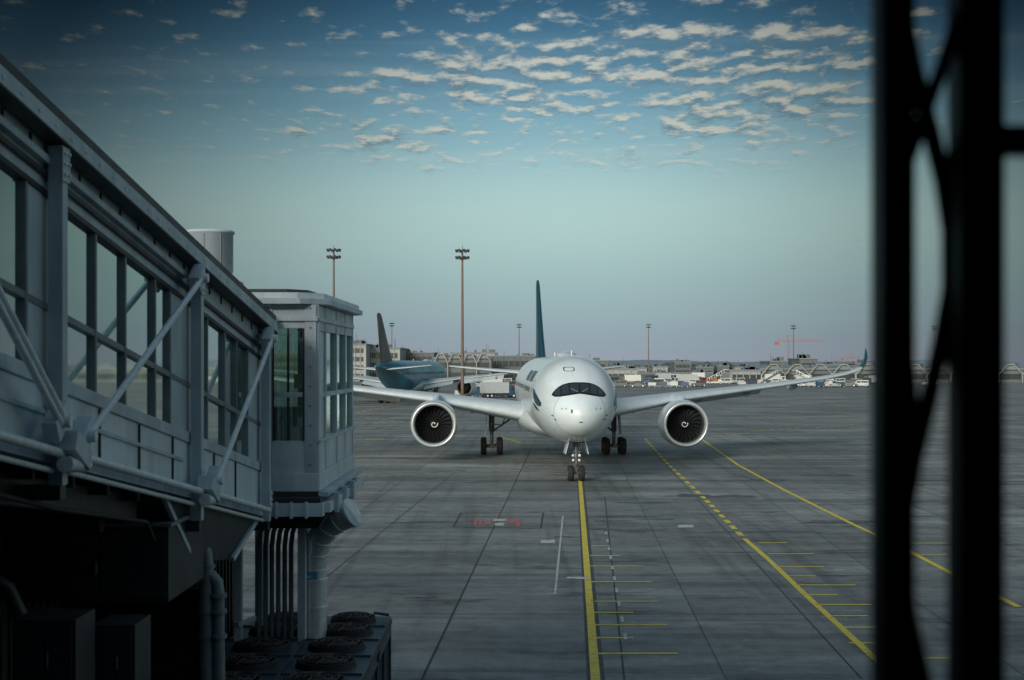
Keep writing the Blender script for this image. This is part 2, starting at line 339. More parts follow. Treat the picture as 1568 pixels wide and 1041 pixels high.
def ev(col,s):
    q=math.sqrt(max(s,0)); y,tg=HT[col]; i=int(min(max(np.searchsorted(Q,q)-1,0),len(Q)-2)); h=Q[i+1]-Q[i]; t=(q-Q[i])/h
    return float((2*t**3-3*t*t+1)*y[i]+(t**3-2*t*t+t)*h*tg[i]+(-2*t**3+3*t*t)*y[i+1]+(t**3-t*t)*h*tg[i+1])
def fs_(s):
    a_,b_,w_=ev(1,s),ev(2,s),ev(3,s); return (a_+b_)/2,(a_-b_)/2,max(w_,1e-4)
def front(x,z):
    lo,hi=0.001,11.0
    for _ in range(40):
        md=(lo+hi)/2; c_,h_,w_=fs_(md)
        if (x/w_)**2+((z-c_)/h_)**2>1: lo=md
        else: hi=md
    return hi
def sidex(s,z):
    c_,h_,w_=fs_(s); return w_*math.sqrt(max(0,1-((z-c_)/h_)**2))
def fgrid(mb,f,nu,nv,m,off=0.02):
    vs=[]
    for i in range(nu+1):
        for j in range(nv+1):
            x,z=f(i/nu,j/nv); s=front(x,z); c_,h_,w_=fs_(s); nx,nz=x/w_**2,(z-c_)/h_**2; ln=math.hypot(nx,nz)+1e-6
            vs.append((x+nx/ln*off,s-off,z+ZC+nz/ln*off))
    mb.add(vs,[(i*(nv+1)+j,(i+1)*(nv+1)+j,(i+1)*(nv+1)+j+1,i*(nv+1)+j+1) for i in range(nu) for j in range(nv)],m,True)
def sgrid(mb,f,nu,nv,m,side,off=0.018):
    vs=[]
    for i in range(nu+1):
        for j in range(nv+1):
            s,z=f(i/nu,j/nv); vs.append((side*(sidex(s,z)+off),s,z+ZC))
    mb.add(vs,[(i*(nv+1)+j,(i+1)*(nv+1)+j,(i+1)*(nv+1)+j+1,i*(nv+1)+j+1) for i in range(nu) for j in range(nv)],m,True)
AF=[(1,0),(.85,.028),(.65,.055),(.45,.072),(.28,.074),(.15,.062),(.06,.043),(.015,.022),(0,0),(.015,-.018),(.06,-.03),(.15,-.042),(.3,-.05),(.5,-.046),(.7,-.028),(.88,-.008)]
def airfoil(x,le,ch,z,tk=1.0,tw=0.0,cant=0.0):
    o=[]
    for a_,t_ in AF:
        dy=a_*ch; dz=t_*ch*tk
        o.append((x-dz*math.sin(cant),le+dy,z+dz*math.cos(cant)-tw*(a_-0.3)*ch))
    return o
def airplane(loc,rz,livery):
    root=empty('passenger_airplane',loc,rz)
    fin_m,body_m=(M_teal,M_white) if livery==0 else (M_gold,M_teal2)
    mb=MB(); ss=[(i/22)**2*9 for i in range(0,23)]+[10.5,12]+list(np.linspace(14,42,15))+list(np.linspace(43.5,66.8,22))
    n=56; secs=[]
    for s in ss:
        c_,h_,w_=fs_(s); w_=max(w_,.01);h_=max(h_,.01)
        secs.append([(math.cos(2*math.pi*k/n)*w_,s,ZC+c_+math.sin(2*math.pi*k/n)*h_) for k in range(n)])
    mb.loft(secs,0)
    mb.obj('fuselage',[body_m],root)
    mb=MB(); secs=[]
    for s,w_,h_,c_ in [(18,.6,.2,-2.6),(19.5,1.9,.8,-2.35),(22,2.9,1.35,-2.05),(25,3.3,1.65,-1.9),(30,3.35,1.75,-1.9),(35,3.2,1.65,-1.9),(38,2.7,1.3,-2.0),(41,1.6,.7,-2.4),(43,.4,.2,-2.8)]:
        secs.append([(math.cos(2*math.pi*k/32)*w_,s,ZC+c_+math.sin(2*math.pi*k/32)*h_) for k in range(32)])
    mb.loft(secs,0); mb.obj('belly_fairing',[M_wing],root)
    mb=MB()
    ux=[0,.35,.7,1.05,1.35,1.58,1.74]; up=[1.20,1.20,1.16,1.05,.88,.66,.44]; lo=[.48,.44,.38,.32,.28,.27,.36]
    for sg in (-1,1):
        fgrid(mb,lambda a,b:(sg*a*1.74,float(np.interp(a*1.74,ux,lo))*(1-b)+float(np.interp(a*1.74,ux,up))*b),26,8,0,0.012)
        for x0,x1 in [(.05,.60),(.68,1.12),(1.19,1.55)]:
            fgrid(mb,lambda a,b:(sg*(x0+(x1-x0)*a),(float(np.interp(x0+(x1-x0)*a,ux,lo))+.09)*(1-b)+(float(np.interp(x0+(x1-x0)*a,ux,up))-.09)*b),8,6,1,0.026)
        fgrid(mb,lambda a,b:(sg*(.12+.42*a),.55+.22*a+.03*b),6,1,2,0.04)
    if livery==0:
        for k in range(24):
            t0,t1=6.283*k/24,6.283*(k+1)/24
            f=lambda t,r:(-.55+.36*r*math.copysign(abs(math.cos(t))**.5,math.cos(t)),2.05+.14*r*math.copysign(abs(math.sin(t))**.5,math.sin(t)))
            fgrid(mb,lambda a,b:f(t0+(t1-t0)*a,1-.16*b),1,1,3,0.012)
    mb.obj('cockpit_windows',[M_black,M_ckglass,M_line,M_dark],root,fix=False)
    mb=MB()
    for sg in (-1,1):
        for k in range(72):
            s0=9.8+k*.62
            if 19.5<s0<21 or 37<s0<38.4: continue
            sgrid(mb,lambda a,b:(s0+.26*a,.42+.36*b),1,1,0,sg)
        for s0 in (6.6,19.7,37.2,51.0):
            for a0,a1,b0,b1 in [(0,.05,-.75,1.25),(1.05,1.1,-.75,1.25),(0,1.1,1.22,1.27),(0,1.1,-.78,-.73)]:
                sgrid(mb,lambda a,b:(s0+a0+(a1-a0)*a,b0+(b1-b0)*b),1,8,1,sg)
            sgrid(mb,lambda a,b:(s0+.45+.2*a,.5+.28*b),1,1,0,sg)
        if livery==0:
            def brush(a,b):
                s=3.2+3.0*a; c0=-.25+.95*a**1.5; wd=.6*math.sin(math.pi*min(1,a*.9+.08))**.7
                return (s,c0+wd*(b-.45))
            sgrid(mb,brush,14,5,2,sg)
            def brush2(a,b):
                s=3.6+2.2*a; return (s,-.72+.55*a+.12*math.sin(math.pi*a)*(b-.5)*2)
            sgrid(mb,brush2,10,2,2,sg)
            for k in range(13):
                s0=9.2+k*.95
                if k==6: continue
                sgrid(mb,lambda a,b:(s0+.55*a,1.15+.75*b),1,3,2,sg,0.016)
    for x,z in [(-1.7,-.9),(1.7,-.9),(-1.55,-1.15),(1.55,-1.15)]:
        s=front(x,z); mb.tube([(x,s,z+ZC),(x*1.05,s-.02,z+ZC),(x*1.06,s-.25,z+ZC)],.03,6,0)
    fgrid(mb,lambda a,b:(-.62+.10*a,-.72+.22*b),1,1,0,0.012); fgrid(mb,lambda a,b:(-.1+.2*a,-1.32+.06*b),1,1,0,0.012)
    for xx in (-1.2,-.95,.95,1.25): fgrid(mb,lambda a,b:(xx+.07*a,-.5+.09*b),1,1,1,0.012)
    for k in range(40):
        t0,t1=6.283*k/40,6.283*(k+1)/40
        vs=[]
        for t in (t0,t1):
            for s_ in (1.33,1.36):
                cc,hh,ww=fs_(s_); vs.append((math.cos(t)*(ww+.008),s_-.004,ZC+cc+math.sin(t)*(hh+.008)))
        mb.add(vs,[(0,1,3,2)],1)
    mb.obj('doors_and_cabin_windows',[M_black,M_line,M_teal],root,fix=False)
    W=[(0,21.4,15,3.35,1.15),(3,23.5,12.3,3.7,1.1),(6.5,26.0,9.8,4.25,1.05),(10,28.4,7.7,4.78,1),(15,31.9,6.1,5.32,.95),(20,35.4,4.8,5.85,.9),(25,38.9,3.7,6.42,.9),(27.6,40.8,3.05,6.82,.9),(28.7,41.6,2.65,7.10,.9)]
    for sg in (-1,1):
        mb=MB(); secs=[airfoil(sg*x,le,ch,z,tk) for x,le,ch,z,tk in W]
        for x,le,ch,z,ca in [(29.5,42.3,2.3,7.42,.5),(30.05,43.1,1.9,7.85,.9),(30.4,43.9,1.4,8.35,1.2),(30.6,44.8,.8,8.95,1.35),(30.68,45.5,.25,9.3,1.4)]:
            secs.append(airfoil(sg*x,le,ch,z,.8,0,sg*ca))
        mb.loft(secs[:10],0); mb.loft(secs[9:],1)
        mb.obj('wing',[M_wing,M_teal if livery==0 else M_gold],root)
        mb=MB()
        for x,le,ch,z in [(7.0,26.4,9.5,4.2),(13.3,30.7,6.6,5.05),(18,34,5.3,5.55),(22.8,37.4,4.2,6.05)]:
            x*=sg; b0=le+ch*.55
            prof=[(0,.03),(.5,.16),(1.3,.27),(2.4,.30),(3.3,.2),(4.2,.03)]
            mb.tube([(x,b0+a_*1.1,z-.28-.06*a_) for a_,r_ in prof],[r_ for a_,r_ in prof],12,0)
        for x0,x1,l0,c0,l1,c1,z0,z1 in [(3.3,9.0,23.7,12.1,27.7,8.3,3.7,4.6),(10.8,19.5,29,7.4,35,4.9,4.85,5.8)]:
            a0=l0+c0-.3; a1=l1+c1-.3
            mb.hexa([(sg*x0,a0,z0-.35),(sg*x1,a1,z1-.3),(sg*x1,a1+1.3,z1-.75),(sg*x0,a0+1.8,z0-.95),(sg*x0,a0,z0-.1),(sg*x1,a1,z1-.1),(sg*x1,a1+1.35,z1-.68),(sg*x0,a0+1.85,z0-.85)],0)
        mb.obj('flaps_and_fairings',[M_wing],root)
        ex,es,ez=sg*10.0,22.5,3.0
        mb=MB()
        mb.rev([(.35,1.50),(.12,1.55),(.03,1.62),(0,1.69),(.05,1.755),(.2,1.81),(.4,1.845)],(ex,es,ez),64,1)
        mb.rev([(.4,1.845),(.9,1.88),(1.8,1.91),(2.8,1.89),(3.8,1.78),(4.7,1.6),(5.3,1.45),(5.3,1.36),(4.5,1.3)],(ex,es,ez),64,0)
        mb.rev([(1.62,1.50),(1.0,1.47),(.35,1.50)],(ex,es,ez),64,2)
        mb.rev([(1.62,1.5),(1.62,.2)],(ex,es,ez),48,3)
        mb.rev([(4.4,1.32),(4.4,.8)],(ex,es,ez),32,3)
        mb.rev([(4.3,.98),(5.2,.95),(6.2,.72),(6.2,.6),(6.0,.45),(7.2,.08)],(ex,es,ez),32,4)
        mb.rev([(.82,.01),(.87,.09),(1.0,.2),(1.2,.32),(1.5,.42)],(ex,es,ez),32,3)
        nb=22
        for k in range(nb):
            vs=[]
            for i in range(7):
                r=.4+1.07*i/6; th=2*math.pi*k/nb+.10*math.sin(i/6*3.0)*1.4; tw=.9-.75*i/6*.6; c_=.18+.10*i/6
                for sgn in (-1,1):
                    da=sgn*c_*math.cos(tw)*1.0/r*.55; dy=sgn*c_*math.sin(tw)
                    vs.append((ex+r*math.cos(th+da),es+1.36+dy*.6,ez+r*math.sin(th+da)))
            mb.add(vs,[(2*i,2*i+1,2*i+3,2*i+2) for i in range(6)],4,True)
        vs=[]
        for i in range(25):
            t=i/24; an=t*6.6; r=.05+.22*t; a_=float(np.interp(r,[.01,.09,.2,.32],[.82,.87,1.0,1.2]))-.02
            for wv in (0,.055): vs.append((ex+(r+wv)*math.cos(an),es+a_,ez+(r+wv)*math.sin(an)))
        mb.add(vs,[(2*i,2*i+1,2*i+3,2*i+2) for i in range(24)],5)
        mb.obj('engine',[M_white,M_lip,M_gear,M_dark,M_fan,M_lab],root)
        mb=MB()
        pl=[(24.2,4.80,4.86,.08),(25.5,4.7,5.2,.3),(27.5,4.6,5.35,.36),(30,4.3,5.2,.36),(33,4.2,4.75,.22),(34.5,4.4,4.6,.05)]
        mb.loft([[(ex-w_,s,z0),(ex+w_,s,z0),(ex+w_*.8,s,z1),(ex-w_*.8,s,z1)] for s,z0,z1,w_ in pl],0,sm=False)
        mb.obj('pylon',[M_white],root,bevel=.04)
        gx,gs=sg*5.3,33.3; mb=MB()
        mb.tube([(gx,gs,3.9),(gx,gs,2.0)],.24,16,0); mb.tube([(gx,gs,2.1),(gx,gs,.72)],.16,16,1)
        mb.tube([(gx-sg*2.0,gs-.2,3.3),(gx,gs,1.9)],.09,10,0); mb.tube([(gx-sg*.2,gs-1.8,3.6),(gx,gs-.1,1.9)],.08,10,0)
        mb.tube([(gx-sg*1.2,gs+.1,3.4),(gx-sg*.95,gs-.1,2.5),(gx,gs,2.6)],.05,8,0)
        mb.beam((gx,gs-1.25,.72),(gx,gs+1.25,.68),.26,.3,0)
        for ys in (-1.02,1.02):
            mb.tube([(gx-.95,gs+ys,.70),(gx+.95,gs+ys,.70)],.09,10,0)
            for xs in (-.70,.70):
                cx=gx+xs
                mb.rev([(-.25,.34),(-.25,.6),(-.2,.68),(-.08,.705),(.08,.705),(.2,.68),(.25,.6),(.25,.34)],(cx,gs+ys,.705),28,2,'x')
                mb.rev([(-.25,.34),(-.14,.3),(-.14,.05)],(cx,gs+ys,.705),20,1,'x'); mb.rev([(.25,.34),(.14,.3),(.14,.05)],(cx,gs+ys,.705),20,1,'x')
        mb.hexa([(gx+sg*.55,gs-.9,1.7),(gx+sg*.62,gs-.9,1.7),(gx+sg*.62,gs+1,1.7),(gx+sg*.55,gs+1,1.7),(gx+sg*.35,gs-1.1,3.9),(gx+sg*.42,gs-1.1,3.9),(gx+sg*.42,gs+1.2,3.9),(gx+sg*.35,gs+1.2,3.9)],3)
        mb.hexa([(gx-sg*2.75,gs-1.6,1.75),(gx-sg*2.7,gs-1.6,1.75),(gx-sg*2.7,gs+1.6,1.75),(gx-sg*2.75,gs+1.6,1.75),(gx-sg*2.3,gs-1.7,2.6),(gx-sg*2.25,gs-1.7,2.6),(gx-sg*2.25,gs+1.7,2.6),(gx-sg*2.3,gs+1.7,2.6)],3)
        mb.obj('main_landing_gear',[M_gear,M_gear,M_rubber,M_wing],root)
        mb=MB(); mb.loft([airfoil(sg*x,le,ch,z,.8) for x,le,ch,z in [(0,56,6.4,6.7),(1.5,57,5.6,6.8),(5,59.6,3.9,7.1),(9.2,62.6,2.2,7.5),(9.6,63.4,1.4,7.55)]],0)
        mb.obj('tailplane',[M_wing if livery==0 else M_white],root)
    mb=MB(); gs=4.6
    mb.tube([(0,gs+.1,3.0),(0,gs,1.6)],.15,14,0); mb.tube([(0,gs,1.7),(0,gs,.55)],.10,14,1)
    mb.tube([(0,gs+1.3,2.7),(0,gs,1.7)],.06,10,0); mb.tube([(0,gs,1.55),(0,gs-.35,1.2),(0,gs,.85)],.05,8,0)
    mb.tube([(-.22,gs-.1,2.6),(-.14,gs-.1,1.3),(-.1,gs-.1,.8)],.03,8,0); mb.tube([(.22,gs-.1,2.6),(.16,gs-.1,1.3),(.1,gs-.1,.8)],.03,8,0)
    mb.tube([(-.62,gs,.54),(.62,gs,.54)],.06,8,0); mb.tube([(-.3,gs-.08,1.95),(.3,gs-.08,1.95)],.06,8,0)
    for x in (-.36,.36):
        mb.rev([(-.2,.26),(-.2,.44),(-.14,.51),(-.05,.53),(.05,.53),(.14,.51),(.2,.44),(.2,.26)],(x,gs,.53),26,2,'x')
        for sgn in (-1,1): mb.rev([(sgn*.2,.26),(sgn*.1,.22),(sgn*.1,.04)],(x,gs,.53),18,1,'x')
        mb.hexa([(x*2.1-.02,gs-.9,1.85),(x*2.1+.02,gs-.9,1.85),(x*2.1+.02,gs+1.3,1.85),(x*2.1-.02,gs+1.3,1.85),(x*1.5-.02,gs-1,2.75),(x*1.5+.02,gs-1,2.75),(x*1.5+.02,gs+1.4,2.65),(x*1.5-.02,gs+1.4,2.65)],3)
        mb.rev([(0,.01),(0,.09),(.1,.09)],(x*.62,gs-.22,1.72),14,4,'y'); mb.rev([(0,.01),(0,.08),(.1,.08)],(x*.55,gs-.2,1.4),14,4,'y')
    mb.box(-.5,.5,gs-1,gs+1.3,2.60,2.62,5)
    mb.obj('nose_landing_gear',[M_gear,M_gear,M_rubber,M_white,M_lamp,M_dark],root)
    mb=MB(); secs=[]
    for z,le,ch in [(2.4,50,13),(3.2,52.6,10.4),(5,55,8.4),(8,58.4,6.2),(10.8,61.5,4.3),(11.25,62.3,3.2),(11.45,63.3,1.5)]:
        secs.append([(t_*ch*.62,le+a_*ch,z+ZC) for a_,t_ in AF[:9]]+[(-t_*ch*.62,le+a_*ch,z+ZC) for a_,t_ in AF[1:8][::-1]])
    mb.loft(secs,0); mb.obj('fin',[fin_m],root)
    mb=MB()
    for s_,z_ in [(16,3.05),(30,3.05),(9,3.03)]: mb.loft([[(-.03,s_+.1*q_,z_+ZC-.03+.35*q_),(.03,s_+.1*q_,z_+ZC-.03+.35*q_),(.03,s_+.5-.05*q_,z_+ZC-.03+.35*q_),(-.03,s_+.5-.05*q_,z_+ZC-.03+.35*q_)] for q_ in (0,1)],0)
    secs=[]
    for s_,w_,h_ in [(12.5,.2,.03),(13.5,.7,.28),(15,.8,.36),(16.5,.6,.25),(18,.15,.03)]:
        secs.append([(w_*math.cos(math.pi*k/8),s_,ZC+2.98+h_*math.sin(math.pi*k/8)) for k in range(9)])
    mb.loft(secs,0); mb.obj('antennas_and_radome',[M_white],root)
    return root
airplane((4.38,90.0,0),math.radians(1.45),0)
airplane((-16.4,316.0,0),math.radians(173.5),1)

# ---------------------------------------------------------------- boarding bridge
BX=-4.9; BS=0.037
def top(t): return 10.07-0.16*(t-13.5)
def B(t,h,o): return (BX+BS*t+o,t,top(t)+h)
root=empty('boarding_bridge')
def bar(mb,t0,t1,h0,h1,o0,o1,m):
    mb.hexa([B(t0,h0,o0),B(t0,h0,o1),B(t1,h0,o1),B(t1,h0,o0),B(t0,h1,o0),B(t0,h1,o1),B(t1,h1,o1),B(t1,h1,o0)],m)
T0,T1=1.9,23.4
mb=MB()
bar(mb,T0,T1,0,.10,-3.0,.16,2)
bar(mb,T0,T1,-.17,-.004,.02,.17,0)
bar(mb,T0,T1,-.20,-.173,.0,.19,2)
for o0,o1,sgn in ((-.12,-.02,1),(-2.92,-2.82,-1)):
    bar(mb,T0,T1,-.62,-.02,o0,o1,0)
    bar(mb,T0,T1,-2.49,-2.35,o0-.0,o1+.03,0)
    bar(mb,T0,T1,-3.04,-2.493,o0,o1,1)
bar(mb,T0,T1,-3.22,-3.043,-.14,.06,0)
bar(mb,T0,T1,-3.22,-3.043,-2.94,-2.80,0)
bar(mb,T0,T1,-3.12,-3.05,-2.8,-.14,3)
bar(mb,T0,T1,-.52,-.46,-.02,.02,2)
mb.obj('tunnel_shell',[M_br,M_brl,M_brd,M_floor],root,bevel=.008)
mb=MB()
bar(mb,T0,18.3,-.40,-.33,-.02,.05,0); bar(mb,T0,18.3,-2.76,-2.72,-.02,.01,0)
bar(mb,T0,23.3,-3.10,-3.06,.065,.09,1)
for t in list(np.arange(2.5,13,1.32))+[15.0,16.4,17.8,19.9,21.2]: bar(mb,t,t+.025,-3.03,-2.5,-.02,.004,2)
for t in list(np.arange(2.5,23,.66)): bar(mb,t,t+.03,-.32,-.21,-.02,.0,2)
for t in np.arange(2.3,23,.42):
    mb.box(*( (B(t,0,.16)[0]-.0),(B(t,0,.16)[0]+.022),t,t+.03,top(t)-.11,top(t)-.08),1)
mb.obj('tunnel_trim',[M_br,M_galv,M_brd],root)
mull=[2.9,3.95,5,6.05,7.1,8.15,9.2,10.25,11.3,12.35,13.0,13.9,14.93,15.94,17.1,17.75,18.9,19.6,20.6,21.35,22.1]
M_mfr=mat('mullion_grey',(0.22,0.26,0.28,1),0.4,noise=0.3)
mb=MB()
for o0,o1 in ((-.11,-.015),(-2.9,-2.82)):
    for t in mull:
        p=B(t,0,0); mb.box(p[0]+o0,p[0]+o1,t-.03,t+.03,top(t)-2.36,top(t)-.61,2 if o1>-1 else 0)
    bar(mb,T0,23.2,-1.76,-1.69,o0,o1-.005,2 if o1>-1 else 0)
    bar(mb,T0,23.2,-.68,-.622,o0,o1+.01,0)
bar(mb,13.0,13.9,-2.35,-.62,-.1,-.03,1); bar(mb,17.75,18.9,-2.35,-.62,-.1,-.03,1); bar(mb,22.1,23.4,-2.35,-.62,-.1,-.03,1)
mb.obj('window_frames',[M_brd,M_br,M_mfr],root,bevel=.005)
mb=MB()
for o in (-.065,-2.86):
    mb.add([B(T0,-2.35,o),B(23.2,-2.35,o),B(23.2,-.62,o),B(T0,-.62,o)],[(0,1,2,3)])
mb.obj('glazing',[M_glass],root)
mb=MB(); bar(mb,T0,23.2,-.30,-.25,-2.8,-.14,0)
for t in (7,10.2,13.45,16,18.3,21):
    p=B(t,0,0); mb.box(p[0]-2.8,p[0]-2.6,t-.08,t+.08,top(t)-3,top(t)-.3,0)
for o in (-2.72,-.3): bar(mb,3,23,-2.22,-2.17,o-.02,o+.02,1)
for t in np.arange(4,23,3.1):
    p0_=B(t,-2.3,-2.76); mb.tube([p0_,B(t+1.7,-.5,-2.76)],.05,8,1)
mb.obj('interior_ribs',[M_brd,M_galv],root)
mb=MB()
for t,hb in ((8.4,-3.35),(13.5,-3.42),(18.62,-3.5),(22.9,-3.3)):
    p=B(t,0,0); w_=.16 if t<20 else .14
    mb.box(p[0]+.02,p[0]+.16,t-w_/2,t+w_/2,top(t)+hb,top(t)-.205,0)
    mb.box(p[0]+.16,p[0]+.175,t-w_/2-.03,t+w_/2+.03,top(t)-.55,top(t)-.22,0)
    mb.box(p[0]+.16,p[0]+.175,t-w_/2-.03,t+w_/2+.03,top(t)-3.1,top(t)-2.8,0)
    mb.box(p[0]-2.95,p[0]+.14,t-.09,t+.09,top(t)+hb-.14,top(t)+hb-.002,2)
    for h_ in (-.28,-.38,-.48,-2.86,-2.96,-3.04):
        for s_ in (-.06,.06): mb.tube([(p[0]+.17,t+s_,top(t)+h_),(p[0]+.195,t+s_,top(t)+h_)],.018,6,1)
def diag(ta,ha,tb,hb,o=.26):
    for d in (-.055,.055):
        mb.tube([B(ta+d,ha+d*.5,o),B(tb+d,hb+d*.5,o)],.035,10,1)
    for t,h in ((ta,ha),(tb,hb)):
        p=Vector(B(t,h,.20)); mb.beam(p+Vector((0,-.16,-.1)),p+Vector((0,.16,.1)),.14,.22,0)
        mb.tube([p+Vector((-.1,0,0)),p+Vector((.14,0,0))],.06,10,1)
diag(13.85,-2.92,18.2,-.42); diag(19.0,-2.95,22.55,-.42); diag(8.8,-.42,13.15,-2.86); 
for t0,t1 in ((13.7,18.4),(8.6,13.3),(18.8,22.6)):
    mb.tube([B(t0,-3.12,.2),B(t1,-3.14,.2)],.045,10,1); mb.tube([B(t0,-3.28,.1),B(t1,-3.3,.1)],.03,8,1)
for t in (13.5,18.62):
    p=Vector(B(t,-3.1,.25)); mb.beam(p+Vector((0,-.25,.12)),p+Vector((0,.2,-.1)),.2,.2,0); mb.tube([p+Vector((.0,-.3,-.1)),p+Vector((0,.3,-.15))],.08,10,1)
mb.obj('outer_frame',[M_br,M_galv,M_brd],root,bevel=.006)
mb=MB()
mb.hexa([B(19.2,-4.05,-2.5),B(19.2,-4.05,-.15),B(21.4,-3.95,-.15),B(21.4,-3.95,-2.5),B(17.3,-3.25,-2.7),B(17.3,-3.25,.0),B(22.6,-3.25,.0),B(22.6,-3.25,-2.7)],0)
mb.beam(B(17.3,-3.27,.02),B(19.2,-4.05,-.1),.06,.08,1); mb.beam(B(22.6,-3.27,.02),B(21.4,-3.95,-.1),.06,.08,1)
mb.beam(B(12,-3.5,-.4),B(17.3,-3.4,-.4),.2,.3,0)
for t in np.arange(9,17,1.1): mb.beam(B(t,-3.3,-2.8),B(t,-3.3,-.1),.08,.14,0)
mb.tube([B(10,-3.5,-.1),B(14,-3.62,-.1),B(17,-3.6,-.1),B(17.3,-3.8,-.1)],.03,8,2)
mb.obj('underframe',[M_brd,M_br,M_clad],root,bevel=.01)

cab=MB(); 
XR0,Y0=-3.42,24.0; ZB,ZT=5.95,8.80
cab.box(-6.5,-4.47,Y0+.02,Y0+.12,ZB,ZT,0)
cab.box(-4.20,-4.04,Y0-.02,Y0+.10,ZB,ZT,0)
cab.box(-3.50,-3.30,Y0-.02,Y0+.10,ZB,ZT,0)
cab.box(-4.04,-3.50,Y0,Y0+.08,8.40,ZT,0); cab.box(-4.04,-3.50,Y0,Y0+.08,ZB,6.50,1)
cab.box(-4.47,-4.20,Y0+.2,Y0+.28,ZB,ZT,0)
cab.box(-4.04,-3.50,Y0-.01,Y0+.07,7.24,7.32,0); cab.box(-3.80,-3.765,Y0+.0,Y0+.06,6.50,8.40,2)
cab.box(-4.04,-4.01,Y0-.03,Y0+.0,6.5,8.4,2); cab.box(-3.53,-3.5,Y0-.03,Y0+.0,6.5,8.4,2)
cab.box(-6.5,XR0+.15,Y0-.05,Y0+.02,ZB-.3,ZB,1)
x=-3.28
for y0,y1 in ((24.02,24.22),(24.95,25.07),(26.5,26.62),(27.9,28.02),(29.15,29.3)):
    cab.box(x-.1,x+.012,y0,y1,ZB,ZT,0)
cab.box(x-.1,x,24.22,29.15,8.36,ZT-.002,0); cab.box(x-.1,x,24.22,29.15,ZB+.002,6.52,1); cab.box(x-.1,x+.006,24.22,29.15,7.22,7.30,0)
cab.box(x-.09,x-.02,24.22,24.95,6.52,8.36,1)
cab.box(x-.1,x+.03,24.0,29.3,ZB-.3,ZB-.002,1)
cab.box(x-.02,x+.05,24.0,29.35,6.46,6.52,0)
for xx in (-6.45,-5.4,-4.4,-3.5): cab.box(xx,xx+.1,29.2,29.3,ZB,ZT,2)
cab.box(-6.5,-3.3,29.2,29.3,ZB,6.5,2); cab.box(-6.5,-6.4,24,29.3,ZB,6.5,2); cab.box(-6.5,-3.38,24.12,29.2,ZB,ZB+.05,3)
cab.box(-6.5,-3.27,Y0-.045,Y0-.022,8.52,8.60,0); cab.box(x+.014,x+.03,24.0,29.3,8.52,8.60,0)
for xx in (-4.12,-3.40):
    for z in np.arange(6.1,8.8,.33): cab.tube([(xx,Y0-.035,z),(xx,Y0-.018,z)],.014,6,2)
def slab(pts,z0,z1,m): 
    n=len(pts); cab.add([(a_,b_,z0) for a_,b_ in pts]+[(a_,b_,z1) for a_,b_ in pts],[tuple(range(n))[::-1],tuple(range(n,2*n))]+[(i,(i+1)%n,(i+1)%n+n,i+n) for i in range(n)],m)
slab([(-6.6,23.8),(-3.55,23.8),(-3.12,24.2),(-3.10,29.5),(-3.4,29.9),(-6.6,29.9)],8.805,8.90,0)
slab([(-6.6,23.86),(-3.6,23.86),(-3.2,24.25),(-3.16,29.4),(-3.45,29.8),(-6.6,29.8)],8.903,9.0,1)
slab([(-6.4,24.1),(-3.8,24.1),(-3.5,24.5),(-3.4,29.2),(-6.4,29.5)],9.003,9.07,2)
cab.obj('cab_body',[M_br,M_brl,M_brd,M_floor],root,bevel=.008)
mb=MB(); mb.box(-4.01,-3.53,Y0+.03,Y0+.04,6.5,8.4); mb.box(x-.06,x-.05,24.95,29.15,6.52,8.36); mb.box(-6.4,-3.5,29.24,29.25,6.5,8.8); mb.box(-6.46,-6.45,24,29.2,6.5,8.8)
mb.obj('cab_glazing',[M_glass],root)
mb=MB(); mb.box(-4.4,-3.7,26.2,26.7,6.0,7.0,0); mb.box(-4.0,-3.8,26.1,26.2,7.35,7.6,1); mb.tube([(-3.62,25.5,6),(-3.62,25.5,8.3)],.04,8,2); mb.box(-5.2,-4.7,27,27.1,6,8.3,0)
mb.obj('control_desk',[M_brd,M_vY,M_galv],root)
mb=MB()
mb.tube([B(22.6,-.4,.1),(-4.28,23.75,8.35),(-4.22,23.9,8.1),(-4.22,23.9,5.8)],.05,10,1); mb.tube([(-4.34,23.85,8.2),(-4.34,23.85,5.7)],.035,8,1)
mb.tube([(-4.40,23.8,8.6),(-4.1,23.75,8.66),(-3.98,23.85,8.5)],.06,10,1)
mb.box(-4.62,-4.25,23.55,23.9,5.75,5.98,0); mb.box(-4.5,-4.1,23.5,23.7,5.45,5.78,0); mb.box(-5.1,-4.7,23.3,23.9,5.4,6.2,2)
for xx in (-4.45,-4.2): mb.tube([(xx,23.6,5.6),(xx,23.6,5.95)],.05,8,1)
mb.box(-5.0,-3.15,23.7,23.95,5.25,5.47,1); mb.box(-4.7,-3.2,23.75,29.2,5.48,5.56,2)
mb.box(-3.30,-3.05,23.9,29.3,5.30,5.47,1); mb.box(-3.27,-3.1,24.0,29.3,5.56,5.64,0)
mb.hexa([(-4.3,24.2,5.0),(-3.3,24.2,5.0),(-3.3,28.5,5.0),(-4.3,28.5,5.0),(-4.5,24.0,5.3),(-3.1,24.0,5.3),(-3.1,29.0,5.3),(-4.5,29.0,5.3)],2)
for y in (24.4,25.6,26.8): mb.box(-3.06,-2.98,y,y+.15,5.25,5.60,0)
for k in range(7): mb.box(-4.95+k*.25,-4.90+k*.25,23.66,23.70,5.22,5.5,1)
mb.obj('cab_undercarriage',[M_br,M_brl,M_brd],root,bevel=.01)
mb=MB()
for xx,yy in ((-4.85,25.2),(-4.6,25.9),(-3.72,25.2),(-4.85,28)):
    mb.box(xx-.07,xx+.07,yy-.07,yy+.07,0,5.2,0)
mb.beam((-4.85,25.1,4.95),(-3.72,25.1,5.05),.14,.16,0); mb.beam((-4.85,25.1,3.2),(-4.6,25.9,3.2),.08,.08,0)
